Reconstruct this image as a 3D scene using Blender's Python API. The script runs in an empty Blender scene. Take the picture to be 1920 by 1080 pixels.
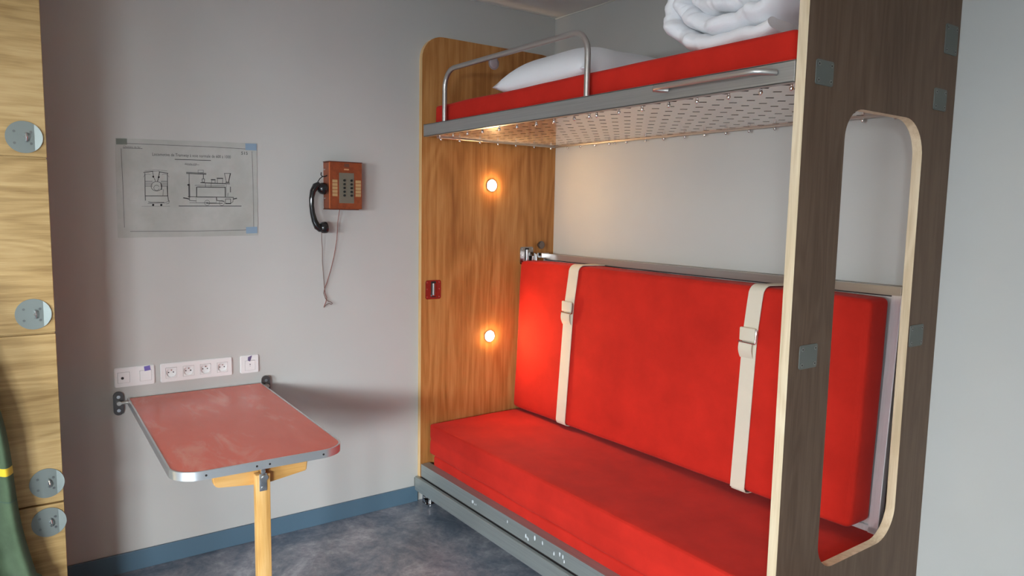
import bpy, bmesh, math, random
from mathutils import Vector, Matrix, noise
random.seed(7)
C = bpy.context.scene
COL = C.collection
PI = math.pi

# ------------------------------------------------------------------ camera
cd = bpy.data.cameras.new('camera'); cam = bpy.data.objects.new('camera', cd); COL.objects.link(cam)
cd.sensor_width = 36; cd.lens = 1358.675 * 36 / 1920; cd.clip_start = .02
Rv = Vector((0.583035, 0.812248, 0.017988)); Uv = Vector((-0.096722, 0.047411, 0.994182)); Fv = Vector((-0.806669, 0.581383, -0.106204))
M = Matrix((Rv, Uv, -Fv)).transposed().to_4x4(); M.translation = Vector((3.3224, -2.6648, 1.5526))
cam.matrix_world = M; C.camera = cam

# ------------------------------------------------------------------ world, light, exposure
CEIL = 2.6408
RX, FY = 4.7, -5.8          # window wall and front wall
w = bpy.data.worlds.new('sky'); C.world = w; w.use_nodes = True
bg = w.node_tree.nodes['Background']; bg.inputs[0].default_value = (.62, .78, 1, 1); bg.inputs[1].default_value = 0.5
C.view_settings.view_transform = 'Standard'; C.view_settings.look = 'None'
C.view_settings.gamma = 1; C.view_settings.use_curve_mapping = False
C.view_settings.exposure = 0.95
try:
    C.cycles.max_bounces = 10; C.cycles.diffuse_bounces = 6; C.cycles.use_denoising = True
    C.cycles.sample_clamp_indirect = 6; C.cycles.caustics_reflective = False
except Exception:
    pass

def area(name, loc, target, sx, sy, power, color):
    l = bpy.data.lights.new(name, 'AREA'); l.shape = 'RECTANGLE'; l.size = sx; l.size_y = sy
    l.energy = power; l.color = color
    o = bpy.data.objects.new(name, l); COL.objects.link(o); o.location = loc
    o.rotation_euler = (Vector(target) - Vector(loc)).to_track_quat('-Z', 'Y').to_euler()
    return o
WY0, WY1, WZ0, WZ1 = -5.50, -4.20, .40, 1.80       # window_1, in the right wall
VX0, VX1, VZ0, VZ1 = 2.30, 4.00, .40, 1.80         # added_fill_window, unseen, added in the front wall for soft fill
# bright sky outside each window, higher than the opening, so the light falls inward and down
area('sky_light', (RX + 1.0, (WY0 + WY1) / 2 - .45, 2.20), (0, (WY0 + WY1) / 2 + 1.9, .2), 2.0, 1.5, 800, (.87, .95, 1))
area('sky_light', ((VX0 + VX1) / 2 + .2, FY - 1.0, 2.20), ((VX0 + VX1) / 2 - 1.2, 0, .2), 2.4, 1.5, 620, (.86, .94, 1))  # area light behind the added front window, softens the main light
# unseen lamp added on the ceiling behind the viewer, as warm fill
FILL_LAMP_W = 56

# ------------------------------------------------------------------ materials
def mat(name, color=(.5, .5, .5), rough=.5, metal=0, spec=.5):
    m = bpy.data.materials.new(name); m.use_nodes = True
    b = m.node_tree.nodes['Principled BSDF']
    b.inputs['Base Color'].default_value = (*color, 1); b.inputs['Roughness'].default_value = rough
    b.inputs['Metallic'].default_value = metal; b.inputs['Specular IOR Level'].default_value = spec
    return m
def N(m, t, **k):
    n = m.node_tree.nodes.new(t)
    for a, v in k.items(): setattr(n, a, v)
    return n
def L(m, a, b): m.node_tree.links.new(a, b)
def B(m): return m.node_tree.nodes['Principled BSDF']
def coords(m, scale, rot=(0, 0, 0)):
    tc = N(m, 'ShaderNodeTexCoord'); mp = N(m, 'ShaderNodeMapping')
    mp.inputs['Scale'].default_value = scale; mp.inputs['Rotation'].default_value = rot
    g = N(m, 'ShaderNodeNewGeometry')
    L(m, g.outputs['Position'], mp.inputs[0]); return mp.outputs[0]
def noise_tex(m, vec, scale, detail=4, rough=.55, dist=0):
    n = N(m, 'ShaderNodeTexNoise'); n.inputs['Scale'].default_value = scale; n.inputs['Detail'].default_value = detail
    n.inputs['Roughness'].default_value = rough; n.inputs['Distortion'].default_value = dist
    L(m, vec, n.inputs['Vector']); return n.outputs[0]
def ramp(m, fac, stops):
    r = N(m, 'ShaderNodeValToRGB'); e = r.color_ramp.elements
    while len(e) < len(stops): e.new(.5)
    for i, (p, c) in enumerate(stops): e[i].position = p; e[i].color = (*c, 1)
    L(m, fac, r.inputs[0]); return r.outputs[0]
def bump(m, h, strength, dist=.01):
    b = N(m, 'ShaderNodeBump'); b.inputs['Strength'].default_value = strength; b.inputs['Distance'].default_value = dist
    L(m, h, b.inputs['Height']); L(m, b.outputs[0], B(m).inputs['Normal'])
def mix(m, fac, a, b, mode='MIX'):
    x = N(m, 'ShaderNodeMix', data_type='RGBA', blend_type=mode)
    if isinstance(fac, (int, float)): x.inputs[0].default_value = fac
    else: L(m, fac, x.inputs[0])
    for s, v in ((6, a), (7, b)):
        if isinstance(v, tuple): x.inputs[s].default_value = (*v, 1)
        else: L(m, v, x.inputs[s])
    return x.outputs[2]

def mth(m, op, a, b=None, c=None):
    n = N(m, 'ShaderNodeMath', operation=op)
    for i, v in enumerate((a, b, c)):
        if v is None: continue
        if isinstance(v, (int, float)): n.inputs[i].default_value = v
        else: L(m, v, n.inputs[i])
    return n.outputs[0]

def plaster(name, c, rough=.85):
    m = mat(name, c, rough, 0, .3)
    v = coords(m, (1, 1, 1)); n = noise_tex(m, v, 160, 3); bump(m, n, .06, .002)
    n2 = noise_tex(m, v, 1.6, 3)
    L(m, ramp(m, n2, [(.3, tuple(x * .965 for x in c)), (.7, tuple(min(1, x * 1.03) for x in c))]), B(m).inputs['Base Color'])
    return m
def wood(name, dark, mid, light, grain='z', rough=.42, scale=1.0, spec=.4, boards=None, contrast=1.0):
    """veneer: cathedral figure from stretched, contour-banded noise plus fine pores"""
    m = mat(name, mid, rough, 0, spec)
    def st(w_, l_): return {'z': (w_, w_, l_), 'y': (w_, l_, w_), 'x': (l_, w_, w_)}[grain]
    v = coords(m, tuple(k * scale for k in st(5.0, .75)))
    base = noise_tex(m, v, 1.0, 2, .5, .25)
    rings = mth(m, 'SINE', mth(m, 'MULTIPLY', base, 62))
    streak = noise_tex(m, coords(m, tuple(k * scale for k in st(34, 1.1))), 1.0, 4, .6)
    fine = noise_tex(m, coords(m, tuple(k * scale for k in st(210, 9))), 1.0, 3, .6)
    big = noise_tex(m, coords(m, tuple(k * scale for k in st(3, .5))), 1.0, 2, .5)
    f = mth(m, 'MULTIPLY_ADD', rings, .085, .5)
    f = mth(m, 'ADD', f, mth(m, 'MULTIPLY', mth(m, 'SUBTRACT', streak, .5), .75))
    f = mth(m, 'ADD', f, mth(m, 'MULTIPLY', mth(m, 'SUBTRACT', fine, .5), .45))
    f = mth(m, 'ADD', f, mth(m, 'MULTIPLY', mth(m, 'SUBTRACT', big, .5), .7))
    h = .26 / contrast
    col = ramp(m, f, [(.5 - h, dark), (.5, mid), (min(1, .5 + h), light)])
    if boards:
        g = coords(m, (1, 1, 1)); sp = N(m, 'ShaderNodeSeparateXYZ'); L(m, g, sp.inputs[0])
        fl = mth(m, 'FLOOR', mth(m, 'DIVIDE', sp.outputs[boards[0]], boards[1]))
        wn = N(m, 'ShaderNodeTexWhiteNoise', noise_dimensions='1D'); L(m, fl, wn.inputs['W'])
        col = mix(m, 1.0, col, ramp(m, wn.outputs[0], [(0, (.86, .84, .80)), (1, (1.05, 1.04, 1.03))]), 'MULTIPLY')
    L(m, col, B(m).inputs['Base Color']); bump(m, fine, .06, .002)
    return m
def steel(name, c=(.55, .55, .55), rough=.34, brush='x', amt=.12, metal=.8):
    m = mat(name, c, rough, metal)
    if brush == 'u': return m
    st = {'x': (3, 220, 220), 'y': (220, 3, 220), 'z': (220, 220, 3), 'n': (9, 9, 9)}[brush]
    n = noise_tex(m, coords(m, st), 1, 3)
    L(m, ramp(m, n, [(.3, tuple(x * (1 - amt) for x in c)), (.7, tuple(min(1, x * (1 + amt)) for x in c))]), B(m).inputs['Base Color'])
    return m
def fabric(name, c, sheen=.3, sc=900, var=.10, rough=.95):
    m = mat(name, c, rough, 0, .15)
    v = coords(m, (1, 1, 1)); n = noise_tex(m, v, 5, 6, .6); n2 = noise_tex(m, v, sc * .4, 2)
    L(m, ramp(m, n, [(.3, tuple(x * (1 - var) for x in c)), (.7, tuple(min(1, x * (1 + var)) for x in c))]), B(m).inputs['Base Color'])
    B(m).inputs['Sheen Weight'].default_value = sheen; B(m).inputs['Sheen Roughness'].default_value = .4
    bump(m, n2, .25, .002)
    return m

m_wall = plaster('wall_paint', (.50, .498, .472))
m_ceil = plaster('ceiling_paint', (.80, .80, .77))
m_base = mat('skirting_paint', (.085, .15, .205), .45)
m_oak = wood('oak_veneer_orange', (.30, .110, .026), (.43, .185, .050), (.55, .27, .088), 'z', .38)
m_walnut = wood('brown_laminate', (.105, .060, .036), (.135, .081, .051), (.165, .104, .068), 'z', .5, 1.3, .25)
m_ply = wood('pale_plywood_edge', (.52, .40, .25), (.64, .51, .34), (.74, .62, .44), 'z', .5, 1.6)
m_oakedge = wood('oak_edge', (.55, .34, .14), (.68, .45, .21), (.78, .56, .30), 'z', .5, 1.6)
m_locker = wood('light_oak', (.31, .190, .068), (.46, .305, .125), (.57, .40, .185), 'y', .4, 1.5, .4, (2, .19))
m_pine = wood('varnished_pine', (.46, .23, .06), (.62, .35, .11), (.72, .45, .18), 'z', .4, 1.2)
m_pine_y = wood('varnished_pine_cross', (.46, .22, .05), (.60, .33, .10), (.70, .42, .16), 'y', .4, 1.2)
m_red = fabric('red_velour', (.51, .021, .012), .05, 900, .13)
m_white = fabric('white_cotton', (.86, .87, .89), .1, 500, .02)
m_web = fabric('cream_webbing', (.66, .60, .48), .1, 1500, .04)
m_steel = steel('brushed_steel', (.40, .40, .385), .42, 'x', .08, .7)
m_steel_z = steel('brushed_steel_upright', (.74, .74, .74), .28, 'z', .05, .6)
m_tube = steel('steel_tube', (.50, .48, .45), .36, 'u', 0, .85)
m_rail = steel('backrest_rail_steel', (.44, .41, .39), .28, 'x', .05, .85)
m_chrome = mat('chrome', (.75, .75, .75), .14, 1)
m_knob = mat('dark_nickel', (.22, .19, .18), .2, 1)
m_alu = steel('aluminium_edge', (.66, .68, .69), .28, 'u', 0, .8)
m_plate = steel('satin_plate', (.14, .15, .135), .5, 'n', .06, .3)
m_latch = steel('latch_plate', (.40, .38, .37), .18, 'n', .03, 1)
m_plscrew = steel('plate_screw', (.22, .22, .20), .4, 'u', 0, .5)
m_disc = steel('grey_disc', (.22, .25, .235), .42, 'n', .04, .4)
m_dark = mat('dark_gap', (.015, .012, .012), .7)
m_plastic = mat('white_plastic', (.78, .78, .77), .25)
m_purple = mat('purple_sticker', (.16, .13, .42), .6)
m_black = mat('black_bakelite', (.008, .008, .009), .12, 0, .6)
m_hole = mat('black_socket', (.01, .01, .01), .5)
m_gcord = mat('grey_cord', (.17, .11, .09), .8)
m_ink = mat('ink', (.02, .02, .022), .8)
m_inkthin = mat('faint_ink', (.10, .10, .10), .8)
m_bluetape = mat('blue_tape', (.23, .33, .43), .6)
m_greentape = mat('green_tape', (.16, .19, .16), .6)
m_label = mat('paper_label', (.42, .27, .12), .6)
m_greyplate = mat('grey_button_plate', (.19, .175, .13), .5, .3)
m_lampoff = mat('lamp_glass_off', (.40, .34, .36), .35)

m_orange = mat('orange_hammered_paint', (.40, .075, .022), .38)
_n = noise_tex(m_orange, coords(m_orange, (1, 1, 1)), 60, 4)
L(m_orange, ramp(m_orange, _n, [(.3, (.19, .038, .011)), (.7, (.28, .062, .017))]), B(m_orange).inputs['Base Color'])

# table laminate: pinkish red with cloudy streaks
m_lam = mat('red_marbled_laminate', (.5, .1, .06), .2, 0, .5)
_v = coords(m_lam, (2.2, 6, 6), (0, 0, .5)); _n = noise_tex(m_lam, _v, 1.5, 6, .6, .5); _n2 = noise_tex(m_lam, coords(m_lam, (1, 1, 1)), 1.8, 2)
_a = N(m_lam, 'ShaderNodeMath', operation='MULTIPLY_ADD'); L(m_lam, _n2, _a.inputs[0]); _a.inputs[1].default_value = .4; L(m_lam, _n, _a.inputs[2])
L(m_lam, ramp(m_lam, _a.outputs[0], [(.30, (.66, .090, .048)), (.74, (.70, .130, .078)), (.95, (.78, .31, .23))]), B(m_lam).inputs['Base Color'])
_r = N(m_lam, 'ShaderNodeMapRange'); L(m_lam, _n, _r.inputs[0]); _r.inputs[3].default_value = .20; _r.inputs[4].default_value = .30
L(m_lam, _r.outputs[0], B(m_lam).inputs['Roughness'])

# floor: blue-grey clouded vinyl
m_floor = mat('clouded_vinyl', (.1, .12, .15), .35, 0, .5)
_v = coords(m_floor, (1, 1, 1)); _n = noise_tex(m_floor, _v, 3.2, 9, .68, .8); _n2 = noise_tex(m_floor, _v, 26, 8, .75, .4)
_a = N(m_floor, 'ShaderNodeMath', operation='MULTIPLY_ADD'); L(m_floor, _n2, _a.inputs[0]); _a.inputs[1].default_value = .50; L(m_floor, _n, _a.inputs[2])
L(m_floor, ramp(m_floor, _a.outputs[0], [(.52, (.055, .080, .115)), (.68, (.125, .155, .195)), (.80, (.22, .24, .275)), (.98, (.42, .44, .48))]), B(m_floor).inputs['Base Color'])

# rail with scuff marks
m_scuff = steel('scuffed_rail', (.33, .36, .35), .42, 'x', .08, .6)

# perforated sheet: staggered slanted slots
m_sheet = mat('perforated_sheet', (.78, .76, .74), .22, .85)
_g = coords(m_sheet, (1, 1, 1)); _s = N(m_sheet, 'ShaderNodeSeparateXYZ'); L(m_sheet, _g, _s.inputs[0])
_X, _Y = _s.outputs[0], _s.outputs[1]
_yy = mth(m_sheet, 'DIVIDE', mth(m_sheet, 'ADD', _Y, .735), .0825)
_jy = mth(m_sheet, 'ROUND', _yy); _dy = mth(m_sheet, 'MULTIPLY', mth(m_sheet, 'SUBTRACT', _yy, _jy), .0825)
_xs = mth(m_sheet, 'ADD', mth(m_sheet, 'SUBTRACT', _X, 1.352), mth(m_sheet, 'MULTIPLY', _jy, .0135))
_xx = mth(m_sheet, 'DIVIDE', _xs, .070); _dx = mth(m_sheet, 'MULTIPLY', mth(m_sheet, 'SUBTRACT', _xx, mth(m_sheet, 'ROUND', _xx)), .070)
_sa = mth(m_sheet, 'MULTIPLY', mth(m_sheet, 'ADD', _dx, _dy), .7071); _sb = mth(m_sheet, 'MULTIPLY', mth(m_sheet, 'SUBTRACT', _dx, _dy), .7071)
_m1 = mth(m_sheet, 'LESS_THAN', mth(m_sheet, 'ABSOLUTE', _sa), .0125); _m2 = mth(m_sheet, 'LESS_THAN', mth(m_sheet, 'ABSOLUTE', _sb), .0072)
_mask = mth(m_sheet, 'MULTIPLY', _m1, _m2)
L(m_sheet, mix(m_sheet, _mask, (.72, .68, .65), (.02, .010, .008)), B(m_sheet).inputs['Base Color'])
L(m_sheet, mth(m_sheet, 'SUBTRACT', .55, mth(m_sheet, 'MULTIPLY', _mask, .55)), B(m_sheet).inputs['Metallic'])
L(m_sheet, mth(m_sheet, 'SUBTRACT', .5, mth(m_sheet, 'MULTIPLY', _mask, .5)), B(m_sheet).inputs['Specular IOR Level'])
L(m_sheet, mth(m_sheet, 'ADD', .15, mth(m_sheet, 'MULTIPLY', _mask, .5)), B(m_sheet).inputs['Roughness'])

# poster paper, aged
m_paper = mat('tracing_paper', (.45, .46, .43), .6, 0, .3)
_v = coords(m_paper, (1, 1, 1)); _n = noise_tex(m_paper, _v, 6, 5, .6)
L(m_paper, ramp(m_paper, _n, [(.3, (.37, .375, .34)), (.7, (.47, .475, .445))]), B(m_paper).inputs['Base Color'])

# green blanket
m_green = fabric('green_wool', (.060, .088, .050), .15, 300, .35)
m_yellow = fabric('yellow_stripe', (.62, .42, .03), .3, 300, .1)

def emit(name, c, s):
    m = mat(name, c, .4); B(m).inputs['Emission Color'].default_value = (*c, 1); B(m).inputs['Emission Strength'].default_value = s; return m
m_lamp = emit('warm_lamp', (1, .60, .27), 230)

# ------------------------------------------------------------------ mesh helpers
def link(name, bm, mats, smooth=False, angle=None):
    me = bpy.data.meshes.new(name); bm.normal_update(); bm.to_mesh(me); bm.free()
    o = bpy.data.objects.new(name, me); COL.objects.link(o)
    if not isinstance(mats, (list, tuple)): mats = [mats]
    for k in mats: me.materials.append(k)
    if smooth:
        for p in me.polygons: p.use_smooth = True
        if angle:
            me.set_sharp_from_angle(angle=math.radians(angle))
    return o
def part(name, bm, mats, parent, smooth=False, angle=35, label=None):
    o = link(name, bm, mats, smooth, angle)
    o.parent = parent
    o.matrix_parent_inverse = Matrix.Translation(-WL(parent))
    if label: o['label'] = label
    return o
_wl = {}
def WL(o):
    return _wl[o.name]
def thing(name, label, cat, loc, group=None):
    o = bpy.data.objects.new(name, None); COL.objects.link(o); o.location = loc; o.empty_display_size = .05
    _wl[o.name] = Vector(loc)
    o['label'] = label; o['category'] = cat
    if group: o['group'] = group
    return o
def sub(name, bm, mats, parent, smooth=False, angle=35, label=None):   # child of a mesh part (parts sit at world origin)
    o = link(name, bm, mats, smooth, angle); o.parent = parent
    o.matrix_parent_inverse = Matrix.Identity(4)
    if label: o['label'] = label
    return o
def single(name, bm, mats, label, cat, smooth=False, angle=35, group=None):
    lo = [min(v.co[i] for v in bm.verts) for i in range(3)]; hi = [max(v.co[i] for v in bm.verts) for i in range(3)]
    c = Vector(((lo[0] + hi[0]) / 2, (lo[1] + hi[1]) / 2, lo[2]))
    bmesh.ops.translate(bm, verts=bm.verts, vec=-c)
    o = link(name, bm, mats, smooth, angle); o.location = c; _wl[o.name] = c
    o['label'] = label; o['category'] = cat
    if group: o['group'] = group
    return o
def struct(name, bm, mats, smooth=False):
    o = link(name, bm, mats, smooth); o['kind'] = 'structure'; return o

def box(bm, x0, x1, y0, y1, z0, z1, bev=0, seg=2, mi=0):
    r = bmesh.ops.create_cube(bm, size=1)
    for v in r['verts']:
        v.co = Vector(((x0 + x1) / 2 + v.co.x * (x1 - x0), (y0 + y1) / 2 + v.co.y * (y1 - y0), (z0 + z1) / 2 + v.co.z * (z1 - z0)))
    fs = set(f for v in r['verts'] for f in v.link_faces)
    for f in fs: f.material_index = mi
    if bev:
        es = list(set(e for v in r['verts'] for e in v.link_edges))
        bmesh.ops.bevel(bm, geom=es, offset=bev, segments=seg, affect='EDGES', profile=.5)
    return bm
def nb(): return bmesh.new()
def bx(*a, **k): return box(nb(), *a, **k)
def cyl(bm, c, axis, r, h, seg=24, r2=None, mi=0, bev=0):
    """cylinder starting at c, running h along axis"""
    ax = Vector(axis).normalized(); q = Vector((0, 0, 1)).rotation_difference(ax).to_matrix().to_4x4()
    res = bmesh.ops.create_cone(bm, cap_ends=True, segments=seg, radius1=r, radius2=r if r2 is None else r2, depth=h,
                                matrix=Matrix.Translation(Vector(c) + ax * h / 2) @ q)
    for v in res['verts']:
        for f in v.link_faces: f.material_index = mi
    if bev:
        es = [e for e in set(e for v in res['verts'] for e in v.link_edges) if any(len(f.verts) > 4 for f in e.link_faces)]
        bmesh.ops.bevel(bm, geom=es, offset=bev, segments=2, affect='EDGES')
    return bm
def sphere(bm, c, r, sc=(1, 1, 1), seg=16):
    bmesh.ops.create_uvsphere(bm, u_segments=seg, v_segments=seg // 2 + 2, radius=r,
                              matrix=Matrix.Translation(Vector(c)) @ Matrix.Diagonal((*sc, 1)))
    return bm
def tube(bm, pts, r, seg=12, closed=False, cap=True):
    pts = [Vector(p) for p in pts]; n = len(pts); rings = []
    up = None
    for i, p in enumerate(pts):
        a = pts[i - 1] if i > 0 else (pts[-1] if closed else pts[0]); b = pts[(i + 1) % n] if (i < n - 1 or closed) else pts[-1]
        t = (b - a).normalized()
        if up is None:
            up = t.orthogonal().normalized()
        up = (up - t * up.dot(t)).normalized(); s = t.cross(up)
        rr = r[i] if isinstance(r, (list, tuple)) else r
        rings.append([bm.verts.new(p + (up * math.cos(2 * PI * k / seg) + s * math.sin(2 * PI * k / seg)) * rr) for k in range(seg)])
    for i in range(n if closed else n - 1):
        A, Bq = rings[i], rings[(i + 1) % n]
        for k in range(seg): bm.faces.new((A[k], A[(k + 1) % seg], Bq[(k + 1) % seg], Bq[k]))
    if cap and not closed:
        bm.faces.new(list(reversed(rings[0]))); bm.faces.new(rings[-1])
    return bm
def arc(c, u, v, r, a0, a1, n=8):
    c, u, v = Vector(c), Vector(u), Vector(v)
    return [c + (u * math.cos(a0 + (a1 - a0) * k / n) + v * math.sin(a0 + (a1 - a0) * k / n)) * r for k in range(n + 1)]
def rrect2(y0, y1, z0, z1, r, n=8):
    """rounded rectangle outline; r = (bl, br, tr, tl)"""
    if not isinstance(r, (list, tuple)): r = (r,) * 4
    out = []
    for (cy, cz, a, rr) in ((y0 + r[0], z0 + r[0], PI, r[0]), (y1 - r[1], z0 + r[1], 1.5 * PI, r[1]), (y1 - r[2], z1 - r[2], 0, r[2]), (y0 + r[3], z1 - r[3], PI / 2, r[3])):
        if rr <= 0: out.append((cy, cz)); continue
        for k in range(n + 1):
            t = a + PI / 2 * k / n; out.append((cy + rr * math.cos(t), cz + rr * math.sin(t)))
    return out
def prism_x(bm, out, x0, x1, hole=None, mi_face=0, mi_edge=0, holes=()):
    """extrude a (y,z) outline from x0 to x1, optional hole; different material on the edges"""
    def loop(o, x): return [bm.verts.new((x, a, b)) for a, b in o]
    A0, A1 = loop(out, x0), loop(out, x1); n = len(out)
    for k in range(n):
        f = bm.faces.new((A0[k], A0[(k + 1) % n], A1[(k + 1) % n], A1[k])); f.material_index = mi_edge
    hs_ = ([hole] if hole else []) + list(holes)
    if hs_:
        caps = {0: [bm.edges.get((A0[k], A0[(k + 1) % n])) for k in range(n)], 1: [bm.edges.get((A1[k], A1[(k + 1) % n])) for k in range(n)]}
        for ho in hs_:
            H0, H1 = loop(ho, x0), loop(ho, x1); h = len(ho)
            for k in range(h):
                f = bm.faces.new((H0[(k + 1) % h], H0[k], H1[k], H1[(k + 1) % h])); f.material_index = mi_edge
            caps[0] += [bm.edges.get((H0[k], H0[(k + 1) % h])) for k in range(h)]; caps[1] += [bm.edges.get((H1[k], H1[(k + 1) % h])) for k in range(h)]
        for es in caps.values():
            r = bmesh.ops.triangle_fill(bm, use_beauty=True, use_dissolve=False, edges=es)
            for f in r['geom']:
                if isinstance(f, bmesh.types.BMFace): f.material_index = mi_face
    else:
        f = bm.faces.new(A1); f.material_index = mi_face
        f = bm.faces.new(list(reversed(A0))); f.material_index = mi_face
    bmesh.ops.recalc_face_normals(bm, faces=bm.faces)
    return bm
def poly_prism(bm, pts, d):
    """extrude a planar polygon (3D points) by vector d"""
    A = [bm.verts.new(p) for p in pts]; Bv = [bm.verts.new(Vector(p) + Vector(d)) for p in pts]; n = len(pts)
    bm.faces.new(A); bm.faces.new(list(reversed(Bv)))
    for k in range(n): bm.faces.new((A[k], Bv[k], Bv[(k + 1) % n], A[(k + 1) % n]))
    bmesh.ops.recalc_face_normals(bm, faces=bm.faces); return bm
def ribbon(bm, pts, wdir, width, th=.0018):
    """flat band with thickness following pts, width along wdir"""
    pts = [Vector(p) for p in pts]; wd = Vector(wdir).normalized() * width / 2; rows = []
    for i, p in enumerate(pts):
        t = (pts[min(i + 1, len(pts) - 1)] - pts[max(i - 1, 0)]).normalized(); nn = t.cross(wd).normalized() * th / 2
        rows.append([bm.verts.new(q) for q in (p - wd - nn, p + wd - nn, p + wd + nn, p - wd + nn)])
    for a, b in zip(rows, rows[1:]):
        for k in range(4): bm.faces.new((a[k], a[(k + 1) % 4], b[(k + 1) % 4], b[k]))
    bm.faces.new(list(reversed(rows[0]))); bm.faces.new(rows[-1])
    bmesh.ops.recalc_face_normals(bm, faces=bm.faces); return bm
def soft_box(x0, x1, y0, y1, z0, z1, r, nx=40, ny=14, nz=8, bulge=.006, amp=.003, seams=(), seed=0):
    """cushion: gridded box with rounded edges, slightly puffed and uneven; seams = z heights of grooves"""
    bm = nb(); c = Vector(((x0 + x1) / 2, (y0 + y1) / 2, (z0 + z1) / 2)); h = Vector(((x1 - x0) / 2, (y1 - y0) / 2, (z1 - z0) / 2))
    def axis(n, hh):
        e = min(r, hh * .95); inner = [-(hh - e) + 2 * (hh - e) * k / n for k in range(n + 1)]
        edge = [e * (1 - math.cos(PI / 2 * k / 4)) for k in range(4)]
        return [-hh + q for q in edge] + inner + [hh - q for q in reversed(edge)]
    gx, gy, gz = axis(nx, h.x), axis(ny, h.y), axis(nz, h.z)
    cache = {}
    def V(a, b, d):
        k = (round(a, 6), round(b, 6), round(d, 6))
        if k not in cache:
            p = Vector((a, b, d)); q = Vector([max(-(h[i] - min(r, h[i] * .95)), min(h[i] - min(r, h[i] * .95), p[i])) for i in range(3)])
            dv = p - q
            if dv.length > 1e-9: p = q + dv.normalized() * min(r, min(h) * .95)
            nrm = dv.normalized() if dv.length > 1e-9 else Vector((0, 0, 1))
            fx, fy, fz = (1 - (a / h.x) ** 2), (1 - (b / h.y) ** 2), (1 - (d / h.z) ** 2)
            wgt = [fy * fz, fx * fz, fx * fy][max(range(3), key=lambda i: abs(nrm[i]))]
            p += nrm * (bulge * max(0, wgt) ** .5)
            p += nrm * amp * noise.noise((c + p) * 4 + Vector((seed, 0, 0))) 
            for s in seams:
                g = abs((c.z + d) - s)
                if g < .012 and abs(nrm.z) < .7: p -= nrm * .006 * (1 - g / .012)
            cache[k] = bm.verts.new(c + p)
        return cache[k]
    def face(q):
        vs = []
        for v in q:
            if v not in vs: vs.append(v)
        if len(vs) > 2:
            try: bm.faces.new(vs)
            except ValueError: pass
    for A, Bx_, fn in ((gx, gy, lambda a, b, s: V(a, b, s * h.z)), (gx, gz, lambda a, b, s: V(a, s * h.y, b)), (gy, gz, lambda a, b, s: V(s * h.x, a, b))):
        for s in (-1, 1):
            for i in range(len(A) - 1):
                for j in range(len(Bx_) - 1):
                    face([fn(A[i], Bx_[j], s), fn(A[i + 1], Bx_[j], s), fn(A[i + 1], Bx_[j + 1], s), fn(A[i], Bx_[j + 1], s)])
    bmesh.ops.recalc_face_normals(bm, faces=bm.faces)
    return bm

def each(fn, name, items, mats, parent, **k):
    for it in items:
        b = nb(); it(b); fn(name, b, mats, parent, True, **k)

# ------------------------------------------------------------------ room shell
struct('floor', bx(-.1, RX + .2, FY - .2, .1, -.1, 0), m_floor)
struct('ceiling', bx(-.1, RX + .2, FY - .2, .1, CEIL, CEIL + .1), m_ceil)
struct('wall_left', bx(-.1, 0, FY - .1, 0, 0, CEIL), m_wall)
struct('wall_back', bx(-.1, RX + .1, 0, .1, 0, CEIL), m_wall)
b = nb()
box(b, -.1, RX + .2, FY - .2, FY, 0, VZ0); box(b, -.1, RX + .2, FY - .2, FY, VZ1, CEIL)
box(b, -.1, VX0, FY - .2, FY, VZ0, VZ1); box(b, VX1, RX + .2, FY - .2, FY, VZ0, VZ1)
struct('wall_front', b, m_wall)
b = nb()
for (x0, x1, z0, z1) in ((VX0, VX0 + .05, VZ0, VZ1), (VX1 - .05, VX1, VZ0, VZ1), (VX0, VX1, VZ0, VZ0 + .05), (VX0, VX1, VZ1 - .05, VZ1), ((VX0 + VX1) / 2 - .03, (VX0 + VX1) / 2 + .03, VZ0, VZ1)):
    box(b, x0, x1, FY - .07, FY - .02, z0, z1, .004)
struct('added_fill_window', b, m_plastic)  # frame of the unseen window added for fill light
b = nb()
box(b, RX, RX + .2, FY, 0, 0, WZ0); box(b, RX, RX + .2, FY, 0, WZ1, CEIL)
box(b, RX, RX + .2, FY, WY0, WZ0, WZ1); box(b, RX, RX + .2, WY1, 0, WZ0, WZ1)
struct('wall_right', b, m_wall)
b = nb()
for (y0, y1, z0, z1) in ((WY0, WY0 + .05, WZ0, WZ1), (WY1 - .05, WY1, WZ0, WZ1), (WY0, WY1, WZ0, WZ0 + .05), (WY0, WY1, WZ1 - .05, WZ1), ((WY0 + WY1) / 2 - .03, (WY0 + WY1) / 2 + .03, WZ0, WZ1)):
    box(b, RX + .02, RX + .07, y0, y1, z0, z1, .004)
struct('window_1', b, m_plastic)
struct('baseboard_left', bx(0, .012, FY, -.874, 0, .084, .002), m_base)
struct('baseboard_back', bx(2.165, RX, -.012, 0, 0, .084, .002), m_base)
struct('trim_1', bx(0, RX, -.004, 0, CEIL - .006, CEIL - .001), mat('ceiling_joint', (.72, .70, .62), .8))

# ------------------------------------------------------------------ headboard panel (left end of the bunks)
def screw(bm, c, ax, r=.004, h=.0025): return cyl(bm, c, ax, r, h, 10)
hb = thing('bunk_end_panel', 'tall orange oak end panel standing against the left wall at the head of the bunks', 'panel', (0.015, -.435, 0))
out = rrect2(-.87, -.001, .03, 2.42, (.05, .02, .11, .12))
b = nb(); prism_x(b, out, .001, .03, None, 0, 1)
part('board', b, [m_oak, m_oakedge], hb, True, 30)
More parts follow.
